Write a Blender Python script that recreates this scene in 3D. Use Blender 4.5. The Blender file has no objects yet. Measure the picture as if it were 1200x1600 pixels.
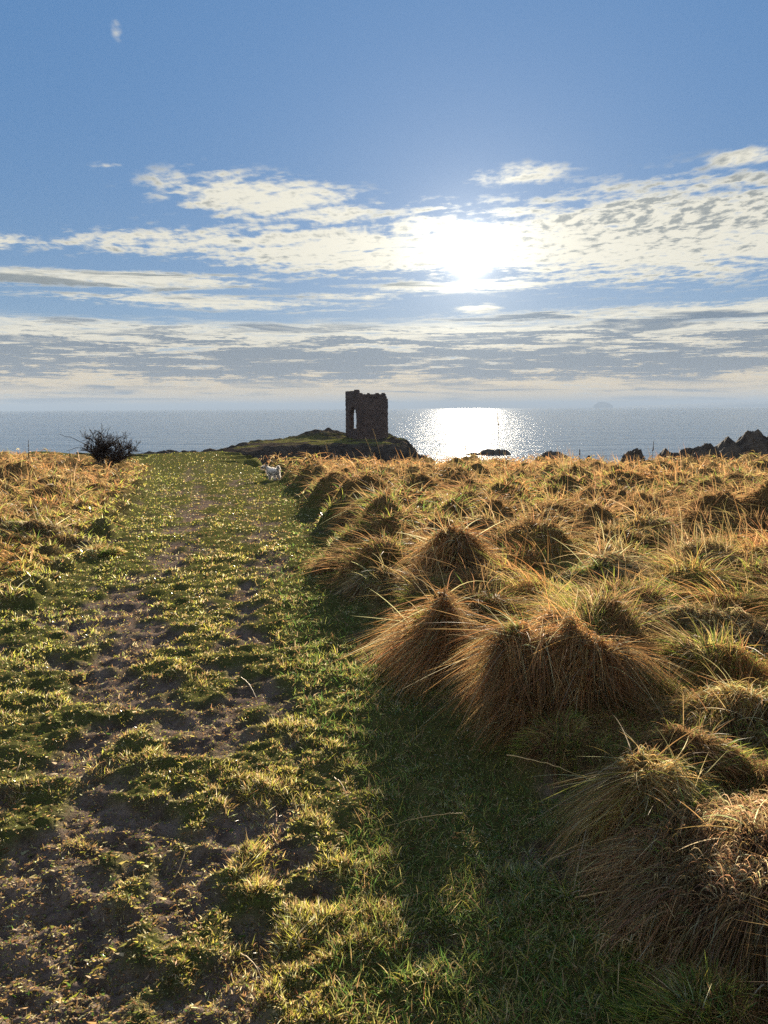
import bpy, math, random
import numpy as np
from mathutils import Vector, Matrix

R = math.radians
random.seed(7)
rng = np.random.default_rng(11)
sc = bpy.context.scene
C = sc.collection

# ------------------------------------------------------------------ camera
EYE = 1.6
PITCH = R(7.6)
FPX = 1215.0
cam = bpy.data.cameras.new('camera')
cam.sensor_fit = 'HORIZONTAL'; cam.sensor_width = 36.0; cam.lens = 36.0 * FPX / 1200.0
cam.clip_start = 0.05; cam.clip_end = 60000
camo = bpy.data.objects.new('camera', cam); C.objects.link(camo)
camo.location = (0, 0, EYE)
camo.rotation_euler = (Matrix.Rotation(R(90) - PITCH, 3, 'X') @ Matrix.Rotation(R(-0.3), 3, 'Z')).to_euler()
sc.camera = camo

# ------------------------------------------------------------------ light
SUN_AZ, SUN_EL = R(6.2), R(10.8)          # azimuth measured from +Y towards +X
SUN = Vector((math.sin(SUN_AZ) * math.cos(SUN_EL), math.cos(SUN_AZ) * math.cos(SUN_EL), math.sin(SUN_EL)))
sl = bpy.data.lights.new('sun', 'SUN'); sl.energy = 5.0; sl.angle = R(0.6); sl.color = (1.0, 0.86, 0.66)
so = bpy.data.objects.new('sun', sl); C.objects.link(so)
so.rotation_euler = SUN.to_track_quat('Z', 'Y').to_euler(); so.location = (0, 0, 50)

sc.view_settings.view_transform = 'Standard'; sc.view_settings.look = 'None'
sc.view_settings.exposure = 1.98; sc.view_settings.gamma = 1.0
cy = sc.cycles
cy.max_bounces = 4; cy.diffuse_bounces = 3; cy.glossy_bounces = 2; cy.transmission_bounces = 3
cy.volume_bounces = 0; cy.transparent_max_bounces = 6; cy.sample_clamp_indirect = 4.0
cy.sample_clamp_direct = 6.0
cy.use_denoising = False; cy.denoiser = 'OPENIMAGEDENOISE'; cy.denoising_prefilter = 'ACCURATE'

# ------------------------------------------------------------------ node expressions
class NX:
    """tiny expression helper round shader math nodes"""
    def __init__(s, nt, sock): s.nt = nt; s.k = sock
    def _m(s, op, *a, clamp=False):
        n = s.nt.nodes.new('ShaderNodeMath'); n.operation = op; n.use_clamp = clamp
        for i, v in enumerate((s,) + a):
            if isinstance(v, NX): s.nt.links.new(v.k, n.inputs[i])
            else: n.inputs[i].default_value = v
        return NX(s.nt, n.outputs[0])
    def __add__(s, o): return s._m('ADD', o)
    __radd__ = __add__
    def __mul__(s, o): return s._m('MULTIPLY', o)
    __rmul__ = __mul__
    def __sub__(s, o): return s._m('SUBTRACT', o)
    def __rsub__(s, o): return (s * -1.0) + o
    def __truediv__(s, o): return s._m('DIVIDE', o)
    def pw(s, o): return s._m('POWER', o)
    def exp(s): return s._m('EXPONENT')
    def mx(s, o): return s._m('MAXIMUM', o)
    def mn(s, o): return s._m('MINIMUM', o)
    def ab(s): return s._m('ABSOLUTE')
    def cl(s): return s._m('ADD', 0.0, clamp=True)
    def ss(s, a, b):
        n = s.nt.nodes.new('ShaderNodeMapRange'); n.interpolation_type = 'SMOOTHSTEP'
        s.nt.links.new(s.k, n.inputs[0]); n.inputs[1].default_value = a; n.inputs[2].default_value = b
        return NX(s.nt, n.outputs[0])

def comb(nt, x, y, z):
    n = nt.nodes.new('ShaderNodeCombineXYZ')
    for i, v in enumerate((x, y, z)):
        if isinstance(v, NX): nt.links.new(v.k, n.inputs[i])
        else: n.inputs[i].default_value = v
    return NX(nt, n.outputs[0])
def noise(nt, vec, scale, detail=4, rough=.55, dist=0.0):
    n = nt.nodes.new('ShaderNodeTexNoise'); n.inputs['Scale'].default_value = scale
    n.inputs['Detail'].default_value = detail; n.inputs['Roughness'].default_value = rough
    n.inputs['Distortion'].default_value = dist
    if vec is not None: nt.links.new(vec.k if isinstance(vec, NX) else vec, n.inputs['Vector'])
    return NX(nt, n.outputs['Fac'])
def mixc(nt, f, a, b):
    n = nt.nodes.new('ShaderNodeMix'); n.data_type = 'RGBA'
    for sk, v in ((n.inputs[0], f), (n.inputs[6], a), (n.inputs[7], b)):
        if isinstance(v, NX): nt.links.new(v.k, sk)
        elif isinstance(v, tuple): sk.default_value = v + (1,)
        else: sk.default_value = v
    return NX(nt, n.outputs[2])
def scalec(nt, c, f):
    n = nt.nodes.new('ShaderNodeVectorMath'); n.operation = 'SCALE'
    nt.links.new(c.k, n.inputs[0])
    if isinstance(f, NX): nt.links.new(f.k, n.inputs['Scale'])
    else: n.inputs['Scale'].default_value = f
    return NX(nt, n.outputs[0])
def addc(nt, a, b):
    n = nt.nodes.new('ShaderNodeVectorMath'); n.operation = 'ADD'
    nt.links.new(a.k, n.inputs[0]); nt.links.new(b.k, n.inputs[1])
    return NX(nt, n.outputs[0])

# ------------------------------------------------------------------ sky
def build_world():
    w = bpy.data.worlds.new('World'); sc.world = w; w.use_nodes = True
    nt = w.node_tree; nt.nodes.clear()
    out = nt.nodes.new('ShaderNodeOutputWorld'); bg = nt.nodes.new('ShaderNodeBackground')
    bg.inputs['Strength'].default_value = 0.050
    nt.links.new(bg.outputs[0], out.inputs[0])
    sky = nt.nodes.new('ShaderNodeTexSky'); sky.sky_type = 'NISHITA'; sky.sun_disc = False
    sky.sun_elevation = SUN_EL; sky.sun_rotation = SUN_AZ
    sky.air_density = 1.0; sky.dust_density = 0.25; sky.ozone_density = 1.5
    tc = nt.nodes.new('ShaderNodeTexCoord'); sp = nt.nodes.new('ShaderNodeSeparateXYZ')
    nt.links.new(tc.outputs['Generated'], sp.inputs[0])
    X, Y, Z = (NX(nt, sp.outputs[i]) for i in range(3))
    az = X._m('ARCTAN2', Y) * (180 / math.pi)
    el = Z._m('ARCSINE') * (180 / math.pi)
    # angle to the sun in degrees
    dt = (X * SUN.x + Y * SUN.y + Z * SUN.z).mn(0.999999)
    ang = dt._m('ARCCOSINE') * (180 / math.pi)
    # clear air: physical sky leaned towards a clean blue, paler low down
    hz = (el.mx(0.0) * -0.16).exp()
    blue = mixc(nt, hz, (.40, 1.10, 2.40), (1.75, 2.50, 3.0))
    sk = mixc(nt, 0.95, NX(nt, sky.outputs[0]), blue)
    veil = (ang * -0.07).exp() * .6
    sk = addc(nt, sk, scalec(nt, comb(nt, 0.9, 1.0, 1.15), veil))
    # cloud deck: directions projected on a flat layer overhead
    inv = (Z.mx(0.0) + 0.035)
    qx, qy = X / inv, Y / inv
    Q = comb(nt, qx, qy, 0.0)
    warp = noise(nt, comb(nt, qx * 0.5, qy * 0.9, 3.1), 1.0, 3) - 0.5
    fine = noise(nt, comb(nt, qx * 6.0, qy * 4.0 + warp * 3.0, 1.7), 2.4, 4, 0.62)
    big = noise(nt, comb(nt, qx * 0.55, qy * 1.1 + warp * 1.5, 8.2), 1.1, 4, 0.55)
    streak = noise(nt, comb(nt, az * 0.075 + warp * 0.5, el * 0.95 + az * 0.012, 5.5), 1.6, 6, 0.62, 0.4)
    streak2 = noise(nt, comb(nt, az * 0.085, el * 1.1 + warp * 0.8, 12.5), 2.0, 7, 0.66)
    def blob(a0, e0, ra, re, t=0.0, p=1.0):
        da = (az - a0); de = (el - e0) - da * t
        da = da / ra; de = de / re
        return ((da * da + de * de) * -p).exp()
    # altocumulus sheet
    cov = blob(20, 11.5, 20, 2.9, 0.0) * 1.7
    cov = cov.mx(blob(-3, 11.1, 12, 1.8, -0.02) * 1.4).mx(blob(-7.5, 14.0, 8.5, 1.8, -0.09) * 1.2).mx(blob(5, 11.8, 9, 2.5) * 1.2)
    cov = cov.mx(blob(-14, 11.3, 10, 1.0, 0.05) * 1.05).mx(blob(9.5, 15.6, 4.0, 0.8, 0.0) * 0.85)
    cov = cov.mx(blob(24, 15.4, 3.0, 0.7, 0) * 0.75).mx(blob(-18.5, 15.5, 1.6, .5, 0) * 0.75).mx(blob(-17.6, 23.2, .55, 0.8, -.5) * 0.50)
    cov = cov.mx(blob(-27, 10.6, 5, 0.65, 0.03) * 0.9)
    cg = (cov * 1.6 + 0.12).mn(1.0)
    row = noise(nt, comb(nt, qx * 2.2 + warp * 2.0, qy * 3.4 + qx * 1.1, 6.6), 2.0, 3, .55)
    d1 = (cov + ((fine - 0.5) * 1.9 + (big - 0.5) * 1.6 + (row - 0.5) * 2.6) * cg).ss(0.30, 1.15)
    # long lenticular bars and layered stratus below it
    cov2 = blob(-20, 8.6, 15, 0.75, 0.02).mx(blob(-13, 7.4, 14, 0.65, -0.02) * .9).mx(blob(22, 6.3, 22, 0.75, 0.01)).mx(blob(6, 8.5, 10, 0.5) * .95).mx(blob(-2, 7.9, 8, .4) * .7).mx(blob(6.8, 7.0, 2.2, .5) * .8)
    cg2 = (cov2 * 1.5 + 0.1).mn(1.0)
    d2 = (cov2 * 1.0 + ((streak - 0.5) * 1.9 + (fine - 0.5) * 0.8 + (row - 0.5) * .9) * cg2).ss(0.36, 0.85)
    low = el.ss(7.2, 5.0) * el.ss(0.0, .7)
    d3 = (low * 0.85 + ((streak2 - 0.5) * 2.2 + (streak - 0.5) * 1.2 + (row - 0.5) * .8) * low).ss(0.22, 0.72)
    dens = 1.0 - (1.0 - d1) * (1.0 - d2) * (1.0 - d3)
    # shading of the clouds: thick parts grey, thin parts lit through by the sun
    rgt = blob(23, 12.4, 17, 1.9)
    thick1 = ((fine - 0.5) * (rgt * 2.4 + 2.4) + (row - 0.5) * 2.4 + (big - 0.5) * 1.0 + rgt * 0.60 - 0.06).ss(0.15, 0.95)
    thick2 = ((streak - 0.50) * 4.6 + blob(-27, 8.2, 9, .45) * 1.3 + blob(19, 6.0, 16, .5) * .5).ss(0.0, 0.7)
    thick3 = ((streak2 - 0.5) * 5.6 + blob(5, 3.3, 50, 1.5) * .90 + (streak - .5) * 1.6 + (fine - .5) * 1.2 + (row - .5) * .8).ss(0.12, 0.62)
    pick = (d2 * 1.1).mx(d3)
    th = thick1 * (1.0 - pick) + thick2.mx(thick3 * low * el.ss(.9, 2.2)) * pick
    warmlow = el.ss(6.0, 0.5)
    bright = mixc(nt, warmlow, (5.3, 5.05, 4.2), (5.6, 4.3, 2.5))
    dark = mixc(nt, el.ss(5.5, 9.0), (.78, 1.15, 1.65), (1.5, 1.7, 1.75))
    cc = mixc(nt, th * 0.85, bright, dark)
    glowc = (ang * -0.2).exp()
    cc = scalec(nt, cc, 0.84 + glowc * .7)
    col = mixc(nt, dens * 0.95, sk, cc)
    # unseen bright cloud added behind and beside the viewer to lift the shadows
    fill_cloud = az.ab().ss(48, 95) * el.ss(3.0, 12.0) * (big * 1.2 + fine * .5 - .22).ss(.1, .55)
    col = mixc(nt, fill_cloud * .5, col, (3.6, 3.5, 3.3))
    # bright aureole about the sun itself, seen through thin cloud
    a2 = ang * ang
    g1 = (a2 * -0.9).exp() * 40.0
    g2 = (a2 * -0.10).exp() * 4.0
    g3 = (ang * -0.22).exp() * 1.1
    gl = (g1 + g2 * (0.30 + dens * 0.70) + g3) * el.ss(-0.5, 6.0)
    col = addc(nt, col, scalec(nt, comb(nt, 1.0, 0.93, 0.76), gl))
    # below the horizon the dome is plain dim sea colour
    col = mixc(nt, el.ss(-0.6, -0.05), (1.2, 1.6, 2.0), col)
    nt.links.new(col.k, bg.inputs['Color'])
    w.cycles.sampling_method = 'MANUAL'; w.cycles.sample_map_resolution = 512
build_world()

# ------------------------------------------------------------------ helpers
def tag(o, label=None, cat=None, group=None, kind=None):
    if label: o['label'] = label
    if cat: o['category'] = cat
    if group: o['group'] = group
    if kind: o['kind'] = kind
    return o
def empty(name, loc=(0, 0, 0), rz=0.0):
    o = bpy.data.objects.new(name, None); C.objects.link(o); o.location = loc; o.rotation_euler.z = rz
    o.empty_display_size = .2
    return o
def mesh_obj(name, V, faces, mat, parent=None, col=None, smooth=False):
    """V (n,3); faces: list of (m,k) int arrays (k = 3 or 4)"""
    me = bpy.data.meshes.new(name)
    V = np.asarray(V, dtype=np.float32)
    loops = np.concatenate([f.reshape(-1) for f in faces]).astype(np.int32)
    sizes = np.concatenate([np.full(len(f), f.shape[1], np.int32) for f in faces])
    starts = np.concatenate([[0], np.cumsum(sizes)[:-1]]).astype(np.int32)
    me.vertices.add(len(V)); me.vertices.foreach_set('co', V.reshape(-1))
    me.loops.add(len(loops)); me.loops.foreach_set('vertex_index', loops)
    me.polygons.add(len(sizes)); me.polygons.foreach_set('loop_start', starts)
    if col is not None:
        a = me.color_attributes.new('Col', 'FLOAT_COLOR', 'POINT')
        cc = np.ones((len(V), 4), np.float32); cc[:, :col.shape[1]] = col
        a.data.foreach_set('color', cc.reshape(-1))
    me.update(calc_edges=True)
    if smooth: me.polygons.foreach_set('use_smooth', np.ones(len(sizes), bool))
    me.materials.append(mat)
    o = bpy.data.objects.new(name, me); C.objects.link(o)
    if parent: o.parent = parent
    return o

def h2(i, j, s):
    i = i.astype(np.int64); j = j.astype(np.int64)
    n = (i * 374761393 + j * 668265263 + s * 974634777) & 0xFFFFFFFF
    n = ((n ^ (n >> 13)) * 1274126177) & 0xFFFFFFFF
    return ((n ^ (n >> 16)) & 0xFFFFFF) / float(0xFFFFFF)
def vn(x, y, s=0):
    xi = np.floor(x); yi = np.floor(y); fx = x - xi; fy = y - yi
    fx = fx * fx * (3 - 2 * fx); fy = fy * fy * (3 - 2 * fy)
    a = h2(xi, yi, s); b = h2(xi + 1, yi, s); c = h2(xi, yi + 1, s); d = h2(xi + 1, yi + 1, s)
    return (a * (1 - fx) + b * fx) * (1 - fy) + (c * (1 - fx) + d * fx) * fy
def fbm(x, y, oct=4, s=0, g=.5):
    t = 0; a = 1; n = 0
    for k in range(oct):
        t = t + a * vn(x * 2 ** k + 17.3 * k, y * 2 ** k - 9.1 * k, s + k); n += a; a *= g
    return t / n
def sm(x, a, b):
    t = np.clip((x - a) / (b - a), 0, 1); return t * t * (3 - 2 * t)
def at(u, v, Y):
    """point at forward distance Y on the line of sight of a photo pixel"""
    x = (u - 600) / FPX; up = (800 - v) / FPX - x * 0.0052
    dy = math.cos(PITCH) + up * math.sin(PITCH); dz = -math.sin(PITCH) + up * math.cos(PITCH)
    t = Y / dy
    return Vector((x * t, Y, EYE + dz * t))

# ------------------------------------------------------------------ land form
def zc(y): return np.interp(y, [-10, 0, 10, 23, 35, 60, 80], [0, 0, -.05, -.53, -1.27, -2.0, -2.5])
PY = [-5, 1.85, 2.6, 3.0, 3.6, 4.6, 6.0, 7.5, 13, 24, 40, 60, 90]
XR_ = [.6, .62, .68, .72, .45, .18, -.2, -.45, -1.0, -3.1, -6.2, -10.5, -15]
XL_ = [-2.9, -2.8, -2.8, -2.85, -2.9, -3.0, -3.1, -3.15, -4.3, -7.3, -11.8, -18.8, -28]
def xr(y): return np.interp(y, PY, XR_)
def xl(y): return np.interp(y, PY, XL_)
def edge_y(x, y=None):
    if y is not None: x = x + (fbm(y * .45, y * 0 + 2, 3, 6) - .5) * 4.5 * sm(y, 40, 50)
    # where the field breaks off towards the shore
    e = np.interp(x, [-60, -30, -22, -19.5, -15, -13, -11, -9, -7, 0, 12, 40], [26, 29, 33, 70, 74, 66, 56, 47, 41, 38, 37, 40])
    return e + (fbm(x * .35, x * .0 + 3, 3, 5) - .5) * 4
def macro(x, y):
    z = zc(y)
    n = (fbm(x * .8, y * .8, 2, 91) - .5) * .5
    dR = x - xr(y) + n; dL = xl(y) - x + n
    z = z + .19 * sm(dR, -.1, .6) + .10 * sm(dL, -.2, 1.2)
    z = z + .55 * sm(dL, 1, 7) * sm(y, 14, 27)
    z = z + (fbm(x * .22, y * .22, 3, 40) - .5) * .28 * np.clip(sm(dR, 0, 2) + sm(dL, 0, 2), 0, 1)
    z = z + .32 * np.exp(-(((x + 11.2) / 1.6) ** 2 + ((y - 31.5) / 1.6) ** 2))
    return z - 11 * sm(y - edge_y(x, y), 0, 13)

# named tussocks (x, y, radius, height, palette, label, blades, blade length, lean)
NT = [
 (.83, 3.85, .37, .54, 'rust', 'large rust-brown grass tussock combed downhill, the biggest beside the path', 9000, .42, (-.3, -.2)),
 (.36, 4.65, .24, .58, 'rust', 'tall reddish tussock touching the left shoulder of the biggest rust-brown tussock', 4200, .40, (-.2, 0)),
 (.60, 6.45, .28, .52, 'rust', 'upright brown tussock with loose stems, just beyond the biggest rust-brown one', 5600, .44, (.05, 0)),
 (-.12, 10.3, .42, .36, 'brown', 'dark humped tussock at the path edge, in front of the ruined tower', 3600, .34, (0, 0)),
 (-.50, 7.75, .22, .22, 'brown', 'small dark tussock alone on the right edge of the path', 1500, .26, (-.1, 0)),
 (.02, 6.5, .30, .20, 'straw', 'low straw-coloured tussock spilling onto the path', 2200, .28, (-.3, 0)),
 (.17, 5.15, .17, .17, 'lime', 'small yellow-green tuft at the path edge above the deep shade', 1300, .20, (-.1, 0)),
 (.97, 2.62, .24, .26, 'gold', 'golden foreground tussock with green blades, left of the pinkish corner tussock', 6500, .30, (-.15, -.1)),
 (2.05, 4.75, .42, .26, 'straw', 'broad straw tussock with a dark overhang at the right side of the field', 6600, .30, (-.1, -.1)),
 (1.62, 3.35, .34, .17, 'gold', 'tawny tussock just behind the golden foreground tussock', 5000, .24, (-.3, -.1)),
 (1.10, 2.22, .42, .22, 'pink', 'pinkish tangled tussock filling the bottom right corner', 9500, .17, (-.3, -.15)),
 (1.75, 6.1, .34, .28, 'straw', 'pale leaning tussock behind and right of the biggest rust-brown tussock', 4200, .42, (.25, -.1)),
 (1.75, 8.6, .45, .28, 'brown', 'brown hummock with a black shaded face in the middle of the field', 2600, .32, (0, 0)),
 (.55, 12.6, .52, .34, 'rust', 'russet tussock standing behind the dark humped tussock at the path edge', 2500, .32, (0, 0)),
 (-4.3, 9.6, .45, .28, 'straw', 'straw tussock over a dark hollow at the left border of the field', 2800, .34, (.1, 0)),
 (-3.25, 8.7, .28, .16, 'gold', 'low golden tussock on the left edge of the path', 1500, .24, (.1, 0)),
]
# scattered hummocks of the rough field
HX0, HX1, HY0, HY1, HS = -34.0, 34.0, -4.0, 48.0, .04
NX_, NY_ = int((HX1 - HX0) / HS) + 1, int((HY1 - HY0) / HS) + 1
gx = HX0 + np.arange(NX_) * HS; gy = HY0 + np.arange(NY_) * HS
GX, GY = np.meshgrid(gx, gy)
HM = macro(GX, GY)
BUMP = np.zeros_like(HM)
hum = []
tries = 0
cells = {}
while len(hum) < 2300 and tries < 60000:
    tries += 1
    y = 1.6 + 40 * random.random() ** 1.1; x = random.uniform(-1, 1) * (y * .66 + 2)
    dr = x - float(xr(y)); dl = float(xl(y)) - x
    if not (dr > .12 or dl > -.05): continue
    r = random.uniform(.16, .5) * (1 if random.random() < .8 else 1.35)
    if dl > -.3 and dl < 1.2: r *= .6
    if dl > -.3 and y < 9: r *= .75
    if dr > 0 and y < 8: r *= .9
    if any((x - n[0]) ** 2 + (y - n[1]) ** 2 < (r * .8 + n[2] * .9) ** 2 for n in NT): continue
    k = (int(x), int(y)); ok = True
    for i in (-1, 0, 1):
        for j in (-1, 0, 1):
            for (a, b, q) in cells.get((k[0] + i, k[1] + j), ()):
                if (x - a) ** 2 + (y - b) ** 2 < (.78 * (r + q)) ** 2: ok = False
    if not ok: continue
    cells.setdefault(k, []).append((x, y, r))
    hum.append((x, y, r, r * random.uniform(.6, 1.15) * (.8 if y < 8 else 1.1) * (1.35 if 0 < x - float(xr(y)) < .9 and y > 5 else 1) * (1.0 if dr > 0 else .8)))
for (x, y, r, h) in hum:
    an = random.uniform(0, math.pi); el = random.uniform(1.0, 1.6)
    i0 = int((x - r * 1.7 - HX0) / HS); i1 = int((x + r * 1.7 - HX0) / HS) + 1
    j0 = int((y - r * 1.7 - HY0) / HS); j1 = int((y + r * 1.7 - HY0) / HS) + 1
    i0 = max(i0, 0); j0 = max(j0, 0)
    sx = GX[j0:j1, i0:i1] - x; sy = GY[j0:j1, i0:i1] - y
    a = sx * math.cos(an) + sy * math.sin(an); b = -sx * math.sin(an) + sy * math.cos(an)
    q = (a / el) ** 2 + (b * el * .9) ** 2
    bb = h * np.clip(1 - q / (r * r), 0, 1) ** .8
    BUMP[j0:j1, i0:i1] = np.maximum(BUMP[j0:j1, i0:i1], bb)
BUMP *= .85 + .5 * (fbm(GX * 4, GY * 4, 3, 60) - .5)
small = (fbm(GX * 3.1, GY * 3.1, 4, 70, .6) - .5)
dRg = GX - xr(GY); dLg = xl(GY) - GX
field = np.clip(sm(dRg, -.1, .5) + sm(dLg, -.2, .6), 0, 1)
clod = sm(fbm(GX * 7.5, GY * 8.5, 3, 81, .6), .44, .60)
HM += BUMP + small * (.042 + .118 * field) + clod * .021 * (1 - field * .5)
# two worn ruts along the path, shallow hollows
RL = np.interp(GY, [1, 2.4, 3.7, 5.7, 9, 15.9, 24, 40], [-1.1, -1.16, -1.44, -1.88, -2.5, -3.8, -6.0, -10])
RR = np.interp(GY, [1, 2.1, 3.7, 6.3, 13.2, 24, 40], [-.4, -.51, -.74, -1.11, -2.2, -4.6, -8.2])
wob = (fbm(GY * .6, GY * 0, 3, 33) - .5) * .5
RUT = np.maximum(np.exp(-((GX - RL - wob) / .34) ** 2), .75 * np.exp(-((GX - RR - wob * .7) / .26) ** 2))
patch = fbm(GX * 1.7, GY * 1.1, 4, 21, .6)
patch2 = fbm(GX * 5.5, GY * 4.2, 3, 22, .6)
MUD = sm(RUT * .50 + (patch - .5) * 1.5 + (patch2 - .5) * 1.5 + .06, .32, .62) * (1 - field)
MUD = MUD * sm(GY, 60, 18)
HM -= .035 * MUD
GREEN = sm(fbm(GX * .55 + 3, GY * .45, 4, 77, .55), .44, .60)
def samp(A, x, y):
    fx = np.clip((x - HX0) / HS, 0, NX_ - 1.001); fy = np.clip((y - HY0) / HS, 0, NY_ - 1.001)
    i = fx.astype(int); j = fy.astype(int); fx = fx - i; fy = fy - j
    return (A[j, i] * (1 - fx) + A[j, i + 1] * fx) * (1 - fy) + (A[j + 1, i] * (1 - fx) + A[j + 1, i + 1] * fx) * fy
def ground_z(x, y):
    x = np.asarray(x, float); y = np.asarray(y, float)
    ins = (x > HX0) & (x < HX1) & (y > HY0) & (y < HY1 - 1)
    fine_ = (fbm(x * 19, y * 19, 4, 301, .66) - .5) * .046 * sm(y, 16, 8)
    return np.where(ins, samp(HM, x, y) + fine_, macro(x, y))
def gz(x, y): return float(ground_z(np.array([x]), np.array([y]))[0])

# ------------------------------------------------------------------ materials
def new_mat(name):
    m = bpy.data.materials.new(name); m.use_nodes = True
    nt = m.node_tree; nt.nodes.clear()
    out = nt.nodes.new('ShaderNodeOutputMaterial')
    return m, nt, out
def pbsdf(nt, out, rough=.8, spec=.3):
    b = nt.nodes.new('ShaderNodeBsdfPrincipled'); b.inputs['Roughness'].default_value = rough
    b.inputs['Specular IOR Level'].default_value = spec
    nt.links.new(b.outputs[0], out.inputs[0]); return b
def bump(nt, b, h, strength, dist):
    n = nt.nodes.new('ShaderNodeBump'); n.inputs['Strength'].default_value = strength; n.inputs['Distance'].default_value = dist
    nt.links.new(h.k, n.inputs['Height']); nt.links.new(n.outputs[0], b.inputs['Normal'])
def objpos(nt, kind='Object'):
    t = nt.nodes.new('ShaderNodeTexCoord'); return NX(nt, t.outputs[kind])

def blade_mat(name, gloss, rough, trans=.5):
    m, nt, out = new_mat(name)
    at_ = nt.nodes.new('ShaderNodeAttribute'); at_.attribute_name = 'Col'
    d = nt.nodes.new('ShaderNodeBsdfDiffuse'); t = nt.nodes.new('ShaderNodeBsdfTranslucent'); g = nt.nodes.new('ShaderNodeBsdfGlossy')
    nt.links.new(at_.outputs['Color'], d.inputs[0]); nt.links.new(at_.outputs['Color'], t.inputs[0])
    g.inputs['Roughness'].default_value = rough; g.inputs[0].default_value = (1, 1, 1, 1)
    m1 = nt.nodes.new('ShaderNodeMixShader'); m1.inputs[0].default_value = trans
    nt.links.new(d.outputs[0], m1.inputs[1]); nt.links.new(t.outputs[0], m1.inputs[2])
    m2 = nt.nodes.new('ShaderNodeMixShader'); m2.inputs[0].default_value = gloss
    nt.links.new(m1.outputs[0], m2.inputs[1]); nt.links.new(g.outputs[0], m2.inputs[2])
    nt.links.new(m2.outputs[0], out.inputs[0])
    return m
M_DRY = blade_mat('dry_grass', .014, .40, .52)
M_TURF = blade_mat('dewy_turf', .05, .22, .6)

def soil_mat():
    m, nt, out = new_mat('soil')
    b = nt.nodes.new('ShaderNodeBsdfDiffuse'); nt.links.new(b.outputs[0], out.inputs[0])
    a = nt.nodes.new('ShaderNodeAttribute'); a.attribute_name = 'Col'
    s = nt.nodes.new('ShaderNodeSeparateColor'); nt.links.new(a.outputs['Color'], s.inputs[0])
    mud, grn, fld = (NX(nt, s.outputs[i]) for i in range(3))
    P = objpos(nt)
    n1 = noise(nt, P, 9, 6, .65); n2 = noise(nt, P, 60, 4, .7)
    base = mixc(nt, n1.ss(.35, .65), (.035, .034, .014), (.13, .11, .045))
    base = mixc(nt, grn * n2.ss(.35, .6), base, (.07, .08, .022))
    mudc = mixc(nt, n1.ss(.3, .7), (.065, .046, .038), (.20, .15, .12))
    c = mixc(nt, mud, base, mudc)
    thatch = mixc(nt, n1.ss(.3, .7), (.07, .045, .02), (.19, .125, .05))
    c = mixc(nt, fld * .85, c, thatch)
    n3 = noise(nt, P, 170, 3, .7)
    c = mixc(nt, n3.ss(.56, .72) * .6, c, (.24, .20, .10))
    nt.links.new(c.k, b.inputs['Color'])
    bump(nt, b, n1 * .6 + n2 * .4 + n3 * .2, 1.0, .035)
    return m
def rock_mat(name, c1, c2, scale=1.0):
    m, nt, out = new_mat(name); b = pbsdf(nt, out, .95, .05)
    P = objpos(nt)
    n1 = noise(nt, P, 1.1 * scale, 6, .65); n2 = noise(nt, P, 6 * scale, 5, .7)
    c = mixc(nt, n1.ss(.35, .65), c1, c2)
    c = mixc(nt, n2.ss(.58, .75), c, tuple(min(1, v * 1.6) for v in c2))
    nt.links.new(c.k, b.inputs['Base Color']); bump(nt, b, n1 + n2 * .6, .8, .25 / scale)
    return m
M_SOIL = soil_mat()
M_ROCK = rock_mat('dark_rock', (.045, .036, .030), (.11, .09, .07))

# ------------------------------------------------------------------ ground sheet
def build_ground():
    ys = np.concatenate([np.linspace(-4, 1.2, 40)[:-1], 1 / np.linspace(1 / 1.2, 1 / 46, 560), np.linspace(46.5, 100, 110)])
    ss = np.linspace(-1, 1, 620)
    YY, SS = np.meshgrid(ys, ss, indexing='ij')
    XX = SS * (np.maximum(YY, 0) * .85 + 3.2)
    ZZ = ground_z(XX, YY)
    V = np.stack([XX, YY, ZZ], -1).reshape(-1, 3)
    n, m = XX.shape
    idx = np.arange(n * m).reshape(n, m)
    F = np.stack([idx[:-1, :-1], idx[:-1, 1:], idx[1:, 1:], idx[1:, :-1]], -1).reshape(-1, 4)
    mud = samp(MUD, XX, YY) * (YY < 46); fld = np.where(YY < 46, samp(field, XX, YY), 0)
    col = np.stack([mud, 1 - fld, fld], -1).reshape(-1, 3)
    # wide skirt under the sea so the sheet has no visible rim
    o = mesh_obj('ground', V, [F], M_SOIL, col=col, smooth=True)
    tag(o, kind='structure')
build_ground()

# ------------------------------------------------------------------ blades
PAL = {
 'straw': [(.42, .29, .13), (.36, .23, .10), (.25, .16, .075), (.52, .41, .22), (.24, .23, .08)],
 'rust': [(.54, .28, .11), (.46, .23, .08), (.36, .185, .075), (.62, .40, .17), (.28, .155, .06)],
 'brown': [(.32, .19, .085), (.24, .14, .065), (.40, .25, .11), (.20, .12, .05), (.30, .22, .09)],
 'gold': [(.50, .33, .12), (.42, .25, .08), (.30, .175, .07), (.34, .34, .08), (.56, .43, .20)],
 'pink': [(.60, .38, .19), (.50, .30, .15), (.36, .20, .11), (.64, .48, .26), (.38, .28, .11)],
 'lime': [(.42, .42, .07), (.32, .36, .06), (.42, .38, .10), (.46, .34, .14), (.18, .24, .05)],
 'green': [(.14, .24, .05), (.10, .18, .04), (.22, .28, .06), (.09, .15, .04), (.30, .30, .10)],
 'pale': [(.55, .48, .28), (.62, .56, .36), (.46, .42, .20), (.50, .40, .22), (.58, .55, .30)],
 'turf': [(.33, .32, .05), (.24, .24, .04), (.44, .40, .08), (.44, .35, .12), (.18, .16, .05)],
}
def pick_cols(names, n):
    """names: array of palette index per blade"""
    P = np.array([PAL[k] for k in names]); return P
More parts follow.
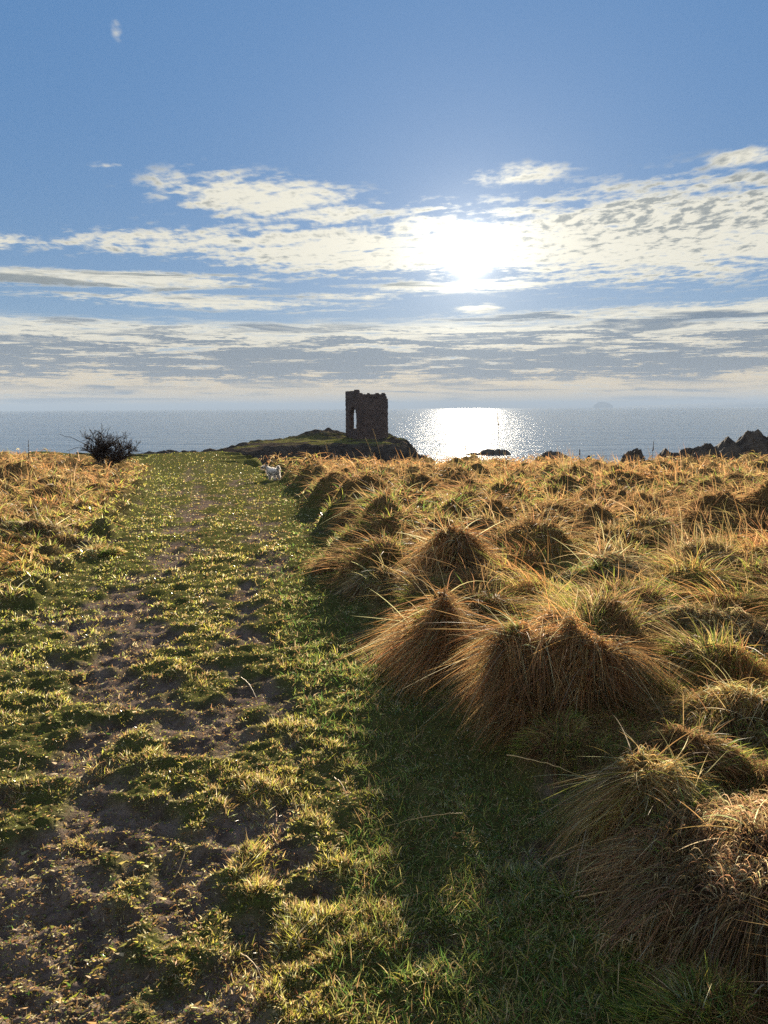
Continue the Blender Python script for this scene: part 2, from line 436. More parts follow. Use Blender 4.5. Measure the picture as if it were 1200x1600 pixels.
def blades(name, P, D, L, W, col, mat, parent=None, seg=3, droop=.55, out=None, hug=None, hw=None, lift=None):
    """ribbons: root P, unit direction D, length L, width W, gravity droop; out = outward lean"""
    n = len(P)
    if n == 0: return None
    ts = np.linspace(0, 1, seg + 1)
    az = rng.uniform(0, np.pi * 2, n)
    s = np.stack([np.cos(az), np.sin(az), rng.normal(0, .25, n)], -1)
    s = np.cross(D, s); s /= np.linalg.norm(s, axis=1)[:, None] + 1e-6
    if out is None: out = np.zeros_like(D)
    Vs = []
    dr = np.broadcast_to(np.asarray(droop), (n,))
    curl = rng.normal(0, .12, (n, 3))
    for k, t in enumerate(ts):
        c = P + D * (L * t)[:, None] + out * (L * t * t)[:, None] + curl * (L * t * t)[:, None]
        c[:, 2] -= dr * L * t * t
        if hug is not None and t > 0:
            zh = hug(c[:, 0], c[:, 1]) + lift * (math.sin(t * 2.2) + .15)
            c[:, 2] = c[:, 2] * (1 - hw) + zh * hw
        w = W * (1 - .75 * t) * .5
        if k < seg:
            Vs.append(c - s * w[:, None]); Vs.append(c + s * w[:, None])
        else: Vs.append(c)
    V = np.stack(Vs, 1)                     # n, 2seg+1, 3
    m = 2 * seg + 1
    base = np.arange(n)[:, None] * m
    q = []
    for k in range(seg - 1):
        q.append(base + np.array([[2 * k, 2 * k + 1, 2 * k + 3, 2 * k + 2]]))
    tri = base + np.array([[2 * seg - 2, 2 * seg - 1, 2 * seg]])
    faces = ([np.concatenate(q)] if q else []) + [tri]
    cc = np.repeat(col[:, None, :], m, 1).reshape(-1, 3)
    V = V.reshape(-1, 3)
    return mesh_obj(name, V, faces, mat, parent, cc)
def palcol(pal_idx, names):
    P = np.array([PAL[k] for k in names])
    n = len(pal_idx)
    j = np.minimum(rng.integers(0, 7, n), 4)
    j = rng.permutation(5)[rng.integers(0, 5, n)] if False else rng.integers(0, 5, n)
    c = P[pal_idx, j]
    return np.clip(c * rng.uniform(.72, 1.2, (n, 1)) * (1 + rng.normal(0, .06, (n, 3))), 0.01, .8)
PXM = 778.0      # picture pixels per metre at one metre, used only to keep far blades from vanishing
def width(y, w0, k=.75): return np.maximum(w0, k * y / PXM)
def scatter(n, y0, y1, half=.64, apex=2.8):
    y = 1 / rng.uniform(1 / y1, 1 / y0, n)
    x = rng.uniform(-1, 1, n) * (half * y + apex * .5)
    return x, y
def normals(x, y, e=.05):
    zx = (ground_z(x + e, y) - ground_z(x - e, y)) / (2 * e); zy = (ground_z(x, y + e) - ground_z(x, y - e)) / (2 * e)
    n = np.stack([-zx, -zy, np.ones_like(zx)], -1)
    return n / np.linalg.norm(n, axis=1)[:, None]
def in_named(x, y, k=.8):
    m = np.zeros(len(x), bool)
    for n in NT: m |= (x - n[0]) ** 2 + (y - n[1]) ** 2 < (n[2] * k) ** 2
    return m
def unit(v): return v / (np.linalg.norm(v, axis=1)[:, None] + 1e-9)

def build_turf():
    # short dewy turf of the path and the green lanes between tussocks
    x, y = scatter(1050000, 1.1, 75, .64)
    dR = x - xr(y); dL = xl(y) - x
    wob = (fbm(x * 1.3, y * 1.3, 3, 13) - .5) * .8
    inpath = (dR + wob < .15) & (dL + wob < .7)
    mud = np.where(y < 46, samp(MUD, x, y), 0)
    tuft = fbm(x * 7, y * 7, 3, 55, .6)
    clump = fbm(x * 2.3, y * 2.0, 4, 56, .6)
    cl_ = np.where(y < 46, samp(clod, x, y), .7)
    pr = (1 - mud * .85 + .5 * sm(dL, -1.2, 0)) * (.25 + 1.1 * sm(tuft, .42, .60)) * (.45 + .8 * sm(clump, .35, .55)) * (.55 + .45 * cl_)
    corridor = (y > 33) & (x > -.33 * y - 2) & (x < -7) & (dL < 9)
    keep = (inpath | corridor) & (rng.random(len(x)) < pr) & (y < edge_y(x) + 1)
    x, y, tuft, clump, mud, dR, dL = (a[keep] for a in (x, y, tuft, clump, mud, dR, dL))
    z = ground_z(x, y); n = len(x)
    N = normals(x, y)
    L = rng.uniform(.008, .024, n) * (.7 + 1.2 * sm(tuft, .45, .7)) * (.7 + .8 * sm(clump, .4, .65))
    L = L * (1 + 3.0 * sm(samp(BUMP, x, y), .02, .08) * (y < 40))
    L = np.maximum(L, y * .0011)
    D = unit(N * .6 + np.array([0, 0, .35]) + rng.normal(0, .55, (n, 3)) * np.array([1, 1, .3]))
    D[:, 2] = np.abs(D[:, 2]) + .12; D = unit(D)
    pi_ = np.where(rng.random(n) < .34 + .3 * mud, 1, 0)
    pi_ = np.where((rng.random(n) < .65 * sm(dL, -1.7, -.3)) , 2, pi_)
    pi_ = np.where((dR > -.6) & (rng.random(n) < .6), 3, pi_)
    pi_ = np.where(rng.random(n) < .15, 4, pi_)
    c = palcol(pi_, ['turf', 'brown', 'lime', 'green', 'pale'])
    c *= (.80 + .5 * clump)[:, None]
    o = blades('turf', np.stack([x, y, z - .003], -1), D, L, width(y, .0042, .9), c, M_TURF, seg=2, droop=.25)
    tag(o, 'short dewy green turf covering the trodden path', 'grass', kind='stuff')
    print('turf', n)

def build_rough():
    # long grass of the rough field either side
    x, y = scatter(860000, 1.1, 72, .66)
    xe, ye_ = scatter(620000, 1.3, 44, .66); ke = samp(BUMP, xe, ye_) > .045; x = np.concatenate([x, xe[ke]]); y = np.concatenate([y, ye_[ke]])
    dR = x - xr(y); dL = xl(y) - x
    wob = (fbm(x * 1.3, y * 1.3, 3, 13) - .5) * .8
    keep = ((dR + wob > .0) | (dL + wob > .35)) & (y < edge_y(x) + 5) & ~in_named(x, y, .75)
    x, y, dR, dL = (a[keep] for a in (x, y, dR, dL))
    z = ground_z(x, y); N = normals(x, y, .06); n = len(x)
    bmp = samp(BUMP, x, y); onb = sm(bmp, .03, .12)
    grn = samp(GREEN, x, y)
    left = dL > 0
    border = np.where(left, sm(dL, 1.6, .1), sm(dR, .9, .0))
    # greenness: low ground between hummocks and the borders of the path
    g = np.clip((1 - onb) * (.88 + .5 * grn) + border * .8 * (1 - .75 * onb) + onb * grn * .30 * (y < 18), 0, 1)
    g = np.where(left & (y > 5), g * .5, g)
    g *= sm(y, 42, 14) * .75 + .25
    g *= np.where(y > 38, .5, 1)
    g *= np.where((y < 5.5) & (dR > .35), .55, 1)
    g *= np.where((y < 3.6) & (dR > -.2), (1 - .93 * onb) * np.where(dR > .1, .45, 1), 1)
    isg = rng.random(n) < g
    kind = fbm(x * .8, y * .8, 3, 99)
    pi_ = np.where(isg, np.where(rng.random(n) < .42, 1, 2), 0)
    pi_ = np.where(~isg & (kind > .54), 5, pi_)
    pi_ = np.where(~isg & (kind > .60), 3, pi_)
    pi_ = np.where(~isg & (kind < .49), 4, pi_)
    pi_ = np.where(~isg & (y > 9) & (rng.random(n) < .38), 4, pi_)
    pi_ = np.where(isg & left & (rng.random(n) < .55), 2, pi_)
    c = palcol(pi_, ['straw', 'green', 'lime', 'rust', 'brown', 'gold'])
    tall = rng.random(n)
    Ld = rng.uniform(.14, .34, n) * (.55 + .65 * onb) * np.where(tall > .985, 1.5, 1)
    Lg = rng.uniform(.04, .12, n)
    L = np.where(isg, Lg * (1 + onb), Ld) * (1 - .35 * border * (1 - onb))
    L *= np.where(left & (dL > .7), 1.3, 1) * np.where((y < 3.4) & ~isg, .55, 1)
    lean = np.array([-.20, -.24, 0]); lock = np.stack([fbm(x * 6, y * 6, 2, 18) - .5, fbm(x * 6, y * 6, 2, 19) - .5, np.zeros(n)], -1)
    flow = np.stack([fbm(x * 1.2, y * 1.2, 2, 14) - .5, fbm(x * 1.2, y * 1.2, 2, 15) - .5, np.zeros(n)], -1) * 1.1
    hor = N * np.array([1, 1, 0])
    D = unit(N * .45 + np.array([0, 0, .62]) + flow * .7 + lock * 1.5 + rng.normal(0, .30, (n, 3)))
    D[:, 2] = np.abs(D[:, 2])
    straight = (rng.random(n) < .18)
    dro = np.where(isg, .30, np.where(straight, .15, .72)) * rng.uniform(.7, 1.2, n)
    out = (hor * .55 + lean + flow + lock * 1.4) * np.where(isg, .4, 1.0)[:, None]
    W = width(y, .0040, .80)
    hw = np.where(isg, .0, np.where(rng.random(n) < np.where(y < 3.4, .85, .62), rng.uniform(.6, .95, n), .0))
    lift = rng.uniform(.0, .05, n)
    hd = unit(hor * .8 + lean * 1.5 + flow * 1.2 + lock * 2.4 + rng.normal(0, .30, (n, 3)) * np.array([1, 1, 0])); hd[:, 2] = .12
    D = np.where((hw > 0)[:, None], hd, D); out = np.where((hw > 0)[:, None], out * .35, out)
    L = np.where(hw > 0, L * .75, L * .9)
    P = np.stack([x, y, z - .01], -1)
    near = y < 9
    for lab, msk, seg in (('near', near, 4), ('far', ~near, 3)):
        for side in (0, 1):
            mm = msk & (left == bool(side))
            nm = 'rough_grass'
            lb = {('near', 0): 'tawny and green rough grass near the camera, right of the path',
                  ('far', 0): 'brown rough grass stretching to the cliff edge right of the path',
                  ('near', 1): 'green and straw rough grass near the camera, left of the path',
                  ('far', 1): 'tall brown grass stretching to the skyline left of the path'}[(lab, side)]
            o = blades(nm, P[mm], D[mm], L[mm], W[mm], c[mm], M_DRY, seg=seg, droop=dro[mm], out=out[mm], hug=ground_z, hw=hw[mm], lift=lift[mm])
            tag(o, lb, 'grass', kind='stuff')
    print('rough', n)

def build_seed_grass():
    # thin upright dead flower stalks that fray the top of the field
    x, y = scatter(8000, 6, 66, .66)
    dR = x - xr(y); dL = xl(y) - x; cl = fbm(x * .5, y * .5, 3, 66)
    k = ((dR > .5) | (dL > 1.2)) & (rng.random(len(x)) < sm(cl, .42, .62)) & (y < edge_y(x)) & ((y > 14) | (rng.random(len(x)) < .25)); x, y = x[k], y[k]; n = len(x)
    D = unit(np.array([-.12, 0, 1]) + rng.normal(0, .16, (n, 3)))
    L = rng.uniform(.28, .62, n)
    c = palcol(rng.integers(0, 3, n), ['brown', 'straw', 'rust'])
    o = blades('seed_grass', np.stack([x, y, ground_z(x, y)], -1), D, L, width(y, .004, .55), c, M_DRY, seg=4, droop=.12)
    tag(o, 'thin dead flower stalks standing up out of the rough field', 'grass', kind='stuff')
def build_litter():
    # dead leaf flecks, crumbs and moss bits strewn on the trodden ground
    x, y = scatter(330000, 1.25, 20, .64)
    dR = x - xr(y); dL = xl(y) - x
    k = (dR < .3) & (dL < 1.0) & (rng.random(len(x)) < .55 + .45 * samp(MUD, x, y)); x, y = x[k], y[k]; n = len(x)
    D = unit(rng.normal(0, 1, (n, 3)) * np.array([1, 1, .25])); D[:, 2] = np.abs(D[:, 2]) + .1
    L = rng.uniform(.004, .015, n) * np.where(rng.random(n) < .06, 2, 1); L = np.maximum(L, y * .0020)
    c = palcol(rng.choice(5, n, p=[.34, .22, .16, .18, .10]), ['brown', 'turf', 'pale', 'straw', 'green']) * .85
    o = blades('leaf_litter', np.stack([x, y, ground_z(x, y) + .001], -1), unit(D), L, np.maximum(L * .4, width(y, .003, .9)), c, M_DRY, seg=2, droop=.1)
    tag(o, 'dead grass flecks and moss crumbs on the muddy ruts', 'litter', kind='stuff')
def build_shade_grass():
    # finer green sward growing in the strip between path and tussocks
    x, y = scatter(190000, 1.1, 9, .64)
    dR = x - xr(y)
    wob = (fbm(x * 2, y * 2, 3, 16) - .5) * .5
    keep = (dR + wob > -.75) & (dR < np.where(y < 3.0, .25, 1.3)) & (rng.random(len(x)) < sm(-dR, -1.3, .0)) & ~in_named(x, y, .8)
    x, y = x[keep], y[keep]; n = len(x)
    z = ground_z(x, y)
    D = unit(np.array([0, 0, .8]) + rng.normal(0, .55, (n, 3))); D[:, 2] = np.abs(D[:, 2]) + .1
    t = fbm(x * 3, y * 3, 3, 17)
    L = rng.uniform(.03, .085, n) * (.6 + .9 * t)
    pi_ = rng.choice(3, n, p=[.55, .27, .18])
    c = palcol(pi_, ['green', 'straw', 'turf']) * (.8 + .5 * t)[:, None]
    o = blades('green_sward', np.stack([x, y, z - .004], -1), D, L, width(y, .0036, .85), c, M_DRY, seg=3, droop=.45)
    tag(o, 'deep green damp sward in the shade beside the path', 'grass', kind='stuff')

def build_tussocks():
    for (x0, y0, r, h, pal, lab, nb, bl, lean) in NT:
        z0 = float(macro(np.array([x0]), np.array([y0]))[0]) - .02
        root = empty('grass_tussock', (x0, y0, z0)); root.scale = (1.0, 1.0, 1); tag(root, lab, 'tussock')
        sd = int(abs(x0) * 100 + y0 * 10)
        def crown(X_, Y_, r=r, h=h, sd=sd):
            q_ = np.hypot(X_, Y_) / (r * (.75 + .55 * fbm(X_ / r * .9 + 5 + sd, Y_ / r * .9 + 5, 3, sd)))
            lobes = .12 + 1.7 * fbm(X_ / r * 2.1 + sd, Y_ / r * 2.1, 4, sd + 3, .62)
            return h * .66 * np.clip(1 - np.minimum(q_, 1.0) ** 2.2, 0, 1) * lobes
        # thatch: dense matted heart of the tussock
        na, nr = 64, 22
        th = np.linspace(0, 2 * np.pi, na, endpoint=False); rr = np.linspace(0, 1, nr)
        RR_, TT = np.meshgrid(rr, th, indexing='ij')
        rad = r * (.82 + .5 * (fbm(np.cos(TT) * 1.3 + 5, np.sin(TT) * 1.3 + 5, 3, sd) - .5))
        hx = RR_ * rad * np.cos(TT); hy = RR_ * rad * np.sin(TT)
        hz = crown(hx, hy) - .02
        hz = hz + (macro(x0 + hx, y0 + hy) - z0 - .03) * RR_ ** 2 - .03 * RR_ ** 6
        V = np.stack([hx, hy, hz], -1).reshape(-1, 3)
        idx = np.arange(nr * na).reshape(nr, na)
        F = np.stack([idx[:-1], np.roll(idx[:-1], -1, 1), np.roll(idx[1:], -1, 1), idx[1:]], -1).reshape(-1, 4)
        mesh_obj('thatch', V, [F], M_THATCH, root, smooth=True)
        def surf(q, a):
            rd = r * (.82 + .5 * (fbm(np.cos(a) * 1.3 + 5, np.sin(a) * 1.3 + 5, 3, sd) - .5))
            px = q * rd * np.cos(a); py = q * rd * np.sin(a)
            pz = crown(px, py)
            pz = pz + (macro(x0 + px, y0 + py) - z0 - .02) * q ** 2
            return px, py, pz
        # many small tufts, each with its own lean, length and tone
        nb = int(nb * 1.9); ns = int(16 + r * 70)
        ta = rng.uniform(0, 2 * np.pi, ns); tq = np.sqrt(rng.uniform(0, 1, ns)) * .95
        tl = rng.normal(0, .52, (ns, 3)) * np.array([1, 1, .2]); tlen = rng.uniform(.45, 1.1, ns); tton = rng.uniform(.42, 1.25, ns)
        ti = rng.integers(0, ns, nb)
        cxx = tq[ti] * r * np.cos(ta[ti]) + rng.normal(0, r * .13, nb); cyy = tq[ti] * r * np.sin(ta[ti]) + rng.normal(0, r * .13, nb)
        a = np.arctan2(cyy, cxx); q = np.minimum(np.hypot(cxx, cyy) / r, 1.15)
        px, py, pz = surf(np.minimum(q, 1.0), a); px, py = cxx, cyy
        lk = np.stack([fbm(px * 7 + 9, py * 7, 2, sd + 5) - .5, fbm(px * 7, py * 7 + 4, 2, sd + 6) - .5, np.zeros(nb)], -1)
        outw = np.stack([np.cos(a), np.sin(a), np.zeros(nb)], -1) * (q ** 2.2)[:, None]
        ln = np.array([lean[0] * .8 - .12, lean[1] * .6 - .34, 0])
        up = rng.random(nb) < .07; mess = rng.random(nb) < {'pink': .75, 'gold': .5}.get(pal, .34)
        D = unit(outw * .35 + np.array([0, 0, .85]) + ln * .9 + lk * 1.6 + tl[ti] + rng.normal(0, .17, (nb, 3)))
        D = np.where(mess[:, None], unit(rng.normal(0, 1, (nb, 3)) * np.array([1, 1, .30]) + outw * .7 + np.array([0, 0, .25])), D)
        D[:, 2] = np.abs(D[:, 2])
        L = bl * rng.uniform(.45, 1.0, nb) * (1 - .2 * q) * tlen[ti]
        L = np.where(mess, L * .85, L)
        dro = np.where(up, .30, rng.uniform(.9, 1.6, nb))
        out = outw * .35 + ln * .8 + lk * .8 + tl[ti] * .7 + rng.normal(0, .14, (nb, 3))
        hw = np.where(rng.random(nb) < .42, rng.uniform(.45, .95, nb), 0); lift = rng.uniform(.0, .09, nb) * rng.random(nb)
        hd = unit(outw * .8 + ln * 2.0 + lk * 3.0 + tl[ti] * .9 + rng.normal(0, .22, (nb, 3))); hd[:, 2] = .1
        D = np.where((hw > 0)[:, None], hd, D); out = np.where((hw > 0)[:, None], out * .35, out)
        L = np.where(hw > 0, L * .66, L * np.where(rng.random(nb) < .2, 1.0, .72))
        def hugz(X_, Y_, r=r, x0=x0, y0=y0, z0=z0, crown=crown):
            q_ = np.hypot(X_, Y_) / (r * .92)
            return crown(X_, Y_) - .05 * np.clip(q_ - 1, 0, 1) + (macro(x0 + X_, y0 + Y_) - z0) * np.minimum(q_, 1)
        grn = (rng.random(nb) < {'lime': .4, 'gold': .22, 'straw': .16}.get(pal, .05))
        pi_ = np.where(grn, 1, 0)
        mix_ = rng.random(nb)
        pi_ = np.where(~grn & (mix_ < .16), 2, np.where(~grn & (mix_ > .86), 3, pi_))
        c = palcol(pi_, [pal, 'lime', 'brown', 'pale']) * tton[ti][:, None]
        P = np.stack([px, py, pz - .015], -1)
        w = float(max(.0036, .8 * y0 / PXM))
        W = w * rng.uniform(.7, 1.3, nb)
        o1 = blades('dry_blades', P[~grn], D[~grn], L[~grn], W[~grn], c[~grn], M_DRY, root, seg=6, droop=dro[~grn], out=out[~grn], hug=hugz, hw=hw[~grn], lift=lift[~grn]); tag(o1, kind='stuff')
        # a few long bleached stems straggling out of the clump
        ks = 34; a3 = rng.uniform(0, 2 * np.pi, ks); q3 = rng.uniform(0, .9, ks); sx, sy, sz = surf(q3, a3)
        D3 = unit(np.stack([np.cos(a3) * .5 - .25, np.sin(a3) * .5 - .15, rng.uniform(.15, 1.1, ks)], -1) + rng.normal(0, .35, (ks, 3)))
        D3[:, 2] = np.abs(D3[:, 2])
        o3 = blades('loose_stems', np.stack([sx, sy, sz], -1), D3, rng.uniform(.6, 1.15, ks) * bl, np.full(ks, w * 1.1), palcol(rng.integers(0, 2, ks), ['pale', 'brown']), M_DRY, root, seg=6, droop=rng.uniform(.1, .6, ks))
        tag(o3, kind='stuff')
        # green growth on the flank
        m2 = int(nb * (.012 if pal == 'pink' else .08))
        ga = rng.normal({'gold': -.3}.get(pal, 2.2 + sd % 3), .8, m2); gq = rng.uniform(.55, 1.1, m2)
        px, py, pz = surf(gq, ga)
        D2 = unit(np.stack([np.cos(ga) * .5, np.sin(ga) * .5, np.full(m2, .9)], -1) + rng.normal(0, .35, (m2, 3)))
        D2[:, 2] = np.abs(D2[:, 2])
        L2 = rng.uniform(.05, .13, m2)
        c2 = palcol(np.where(rng.random(m2) < .5, 0, 1), ['green', 'lime'])
        o2 = blades('green_blades', np.stack([px, py, pz], -1), D2, L2, np.full(m2, w), c2, M_DRY, root, seg=4, droop=.4); tag(o2, kind='stuff')
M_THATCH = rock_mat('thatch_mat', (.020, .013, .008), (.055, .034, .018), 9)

build_turf(); build_litter(); build_seed_grass(); build_rough(); build_shade_grass(); build_tussocks()

# ------------------------------------------------------------------ tubes for stems, twigs, dog
def tube_mesh(paths, sides=5):
    """paths: list of (pts (k,3), radii (k,)) -> V, F"""
    Vs, Fs, off = [], [], 0
    for pts, rad in paths:
        pts = np.asarray(pts, float); rad = np.asarray(rad, float); k = len(pts)
        T = np.gradient(pts, axis=0); T /= np.linalg.norm(T, axis=1)[:, None] + 1e-9
        ref = np.array([0, 0, 1.]) if abs(T[0, 2]) < .9 else np.array([1., 0, 0])
        A = np.cross(T, ref); A /= np.linalg.norm(A, axis=1)[:, None] + 1e-9
        B = np.cross(T, A)
        an = np.arange(sides) * 2 * np.pi / sides
        ring = pts[:, None, :] + rad[:, None, None] * (np.cos(an)[None, :, None] * A[:, None, :] + np.sin(an)[None, :, None] * B[:, None, :])
        Vs.append(ring.reshape(-1, 3))
        idx = off + np.arange(k * sides).reshape(k, sides)
        Fs.append(np.stack([idx[:-1], np.roll(idx[:-1], -1, 1), np.roll(idx[1:], -1, 1), idx[1:]], -1).reshape(-1, 4))
        off += k * sides
    return np.concatenate(Vs), [np.concatenate(Fs)]
def plain_mat(name, c, rough=.8, var=.3, sc_=8):
    m, nt, out = new_mat(name); b = pbsdf(nt, out, rough, .25)
    n = noise(nt, objpos(nt), sc_, 4, .6)
    cc = mixc(nt, n.ss(.3, .7), tuple(v * (1 - var) for v in c), tuple(min(1, v * (1 + var)) for v in c))
    nt.links.new(cc.k, b.inputs['Base Color']); bump(nt, b, n, .4, .02)
    return m
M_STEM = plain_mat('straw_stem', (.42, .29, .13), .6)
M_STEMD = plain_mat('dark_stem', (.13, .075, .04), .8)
M_TWIG = plain_mat('twig', (.045, .03, .022), .85)

def seed_stem(x, y, h, lean, lab, mat, head=.22, fat=1.0, grp='seed stems standing above the grass'):
    z = gz(x, y)
    root = empty('seed_stem', (x, y, z)); tag(root, lab, 'grass stem', grp)
    k = 9; t = np.linspace(0, 1, k)
    pts = np.stack([lean[0] * h * t ** 1.5, lean[1] * h * t ** 1.5, h * t], -1)
    r = np.maximum(.0022, y * .00035) * fat
    V, F = tube_mesh([(pts, np.linspace(r, r * .6, k))], 4); mesh_obj('stalk', V, F, mat, root)
    # head: many small seeds clasping the top of the stalk
    paths = []
    for i in range(int(26)):
        tt = 1 - head * random.random(); p = np.array([np.interp(tt, t, pts[:, j]) for j in range(3)])
        a = random.uniform(0, 6.28); s = r * 3.2 * random.uniform(.6, 1.2) * (1 - .5 * (tt - 1 + head) / head)
        q = p + np.array([math.cos(a) * s, math.sin(a) * s, s * 1.6])
        paths.append((np.array([p, (p + q) / 2, q]), np.array([s * .25, s * .42, s * .08])))
    V, F = tube_mesh(paths, 4); mesh_obj('seed_head', V, F, mat, root)

def on(u, v, Y):   # ground point under a sight line
    p = at(u, v, Y); return p.x, Y
def stems():
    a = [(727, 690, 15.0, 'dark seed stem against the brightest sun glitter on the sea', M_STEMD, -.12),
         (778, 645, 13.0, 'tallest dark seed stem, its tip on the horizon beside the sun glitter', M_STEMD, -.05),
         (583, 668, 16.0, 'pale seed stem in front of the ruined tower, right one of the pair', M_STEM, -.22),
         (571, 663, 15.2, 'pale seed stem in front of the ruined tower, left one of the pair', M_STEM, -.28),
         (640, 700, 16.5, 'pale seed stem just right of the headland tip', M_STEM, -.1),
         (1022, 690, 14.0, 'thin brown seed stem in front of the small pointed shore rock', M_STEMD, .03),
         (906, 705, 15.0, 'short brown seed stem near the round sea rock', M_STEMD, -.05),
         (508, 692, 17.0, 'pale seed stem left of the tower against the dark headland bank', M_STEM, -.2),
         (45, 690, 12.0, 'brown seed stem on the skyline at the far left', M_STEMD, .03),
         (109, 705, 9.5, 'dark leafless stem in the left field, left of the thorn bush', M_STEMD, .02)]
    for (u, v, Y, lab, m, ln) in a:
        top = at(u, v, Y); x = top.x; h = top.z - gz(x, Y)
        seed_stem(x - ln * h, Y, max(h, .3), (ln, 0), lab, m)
    # loose bent straws lying across the foreground
    b = [((895, 1410), (1130, 1388), 2.30, 2.15, .0032, 'long straight straw lying level across the golden foreground tussock'),
         ((840, 1385), (925, 1310), 2.55, 2.5, .0028, 'short pale straw slanting up at the left flank of the golden tussock'),
         ((790, 1180), (905, 1213), 3.0, 2.75, .0032, 'straw with a ragged ear pointing at the big tussock'),
         ((520, 1215), (545, 1255), 2.9, 2.75, .0025, 'short straw lying on the path near its right edge'),
         ((372, 1490), (412, 1548), 2.08, 1.96, .0022, 'thin straw lying on the bottom of the path'),
         ((375, 1058), (400, 1090), 4.2, 3.95, .003, 'pale straw lying mid-path between the ruts'),
         ((110, 1235), (128, 1212), 3.0, 3.1, .0026, 'small stick on the mud of the left rut'),
         ((270, 1372), (290, 1326), 2.4, 2.5, .0026, 'small upright stick beside the muddy hollow'),
         ((20, 1215), (32, 1185), 3.1, 3.2, .003, 'stick standing in green turf at the left picture edge'),
         ((720, 1270), (600, 1300), 2.75, 2.8, .002, 'faint thin straw crossing the shaded sward')]
    for (p, q, y0, y1, r, lab) in b:
        A, B = at(p[0], p[1], y0), at(q[0], q[1], y1)
        for P_ in (A, B): P_.z = max(P_.z, gz(P_.x, P_.y) + .012)
        k = 12; t = np.linspace(0, 1, k)[:, None]
        pts = np.array(A)[None] * (1 - t) + np.array(B)[None] * t
        pts[:, 2] += np.sin(t[:, 0] * np.pi) * .012 + rng.normal(0, .0015, k); pts[:, 0] += np.sin(t[:, 0] * 4) * .006
        o0 = pts[0].copy()
        V, F = tube_mesh([(pts - o0, np.linspace(r * .8, r * .35, k))], 5)
        o = mesh_obj('straw', V, F, M_STEM); o.location = o0
        tag(o, lab, 'straw', 'loose straws and sticks')
stems()

# ------------------------------------------------------------------ thorn bush
def thorn_bush():
    bx, by = -11.35, 31.2
    z = gz(bx, by)
    root = empty('thorn_bush', (bx, by, z - .12)); root.scale = (1.6, 1.3, 1.4); tag(root, 'dark leafless thorn bush on the skyline left of the path', 'bush')
    trunk, twigs, fine = [], [], []
    def grow(p, d, L, r, lv):
        k = 6; pts = [p]; q = p.copy(); dd = d.copy()
        for i in range(k):
            dd = dd + rng.normal(0, .09, 3) + np.array([.01, 0, .02]); dd /= np.linalg.norm(dd)
            q = q + dd * L / k; pts.append(q.copy())
        pts = np.array(pts)
        (trunk if lv == 0 else twigs if lv < 3 else fine).append((pts, np.linspace(r, r * .55, k + 1)))
        if lv < 4:
            for i in range([5, 5, 4, 3][lv]):
                j = rng.integers(1, k + 1); nd = dd + rng.normal(0, .52, 3); nd[2] += .12; nd /= np.linalg.norm(nd)
                grow(pts[j].copy(), nd, L * rng.uniform(.45, .75), max(r * .5, .0045), lv + 1)
    for i in range(14):
        a = rng.uniform(0, 6.28); s = rng.uniform(.05, 1.05)
        d = np.array([math.cos(a) * s, math.sin(a) * s * .6, .75]); d /= np.linalg.norm(d)
        grow(np.array([rng.uniform(-.12, .38), rng.uniform(-.3, .3), 0.]), d, rng.uniform(.36, .62), .026, 0)
    # the few long whips reaching out to the left and up
    for e in ((-.95, .88), (-.8, .45), (-.2, 1.05), (.3, 1.1), (.75, .85)):
        t = np.linspace(0, 1, 8)[:, None]
        pts = np.array([[0, 0, .25]]) * (1 - t) + np.array([[e[0], -.1, e[1]]]) * t
        pts[:, 2] += np.sin(t[:, 0] * np.pi) * .12; pts += rng.normal(0, .015, pts.shape)
        twigs.append((pts, np.linspace(.011, .005, 8)))
    for nm, P in (('trunk', trunk), ('branches', twigs), ('twigs', fine)):
        V, F = tube_mesh(P, 4); mesh_obj(nm, V, F, M_TWIG, root)
    print('bush twigs', len(fine))
thorn_bush()

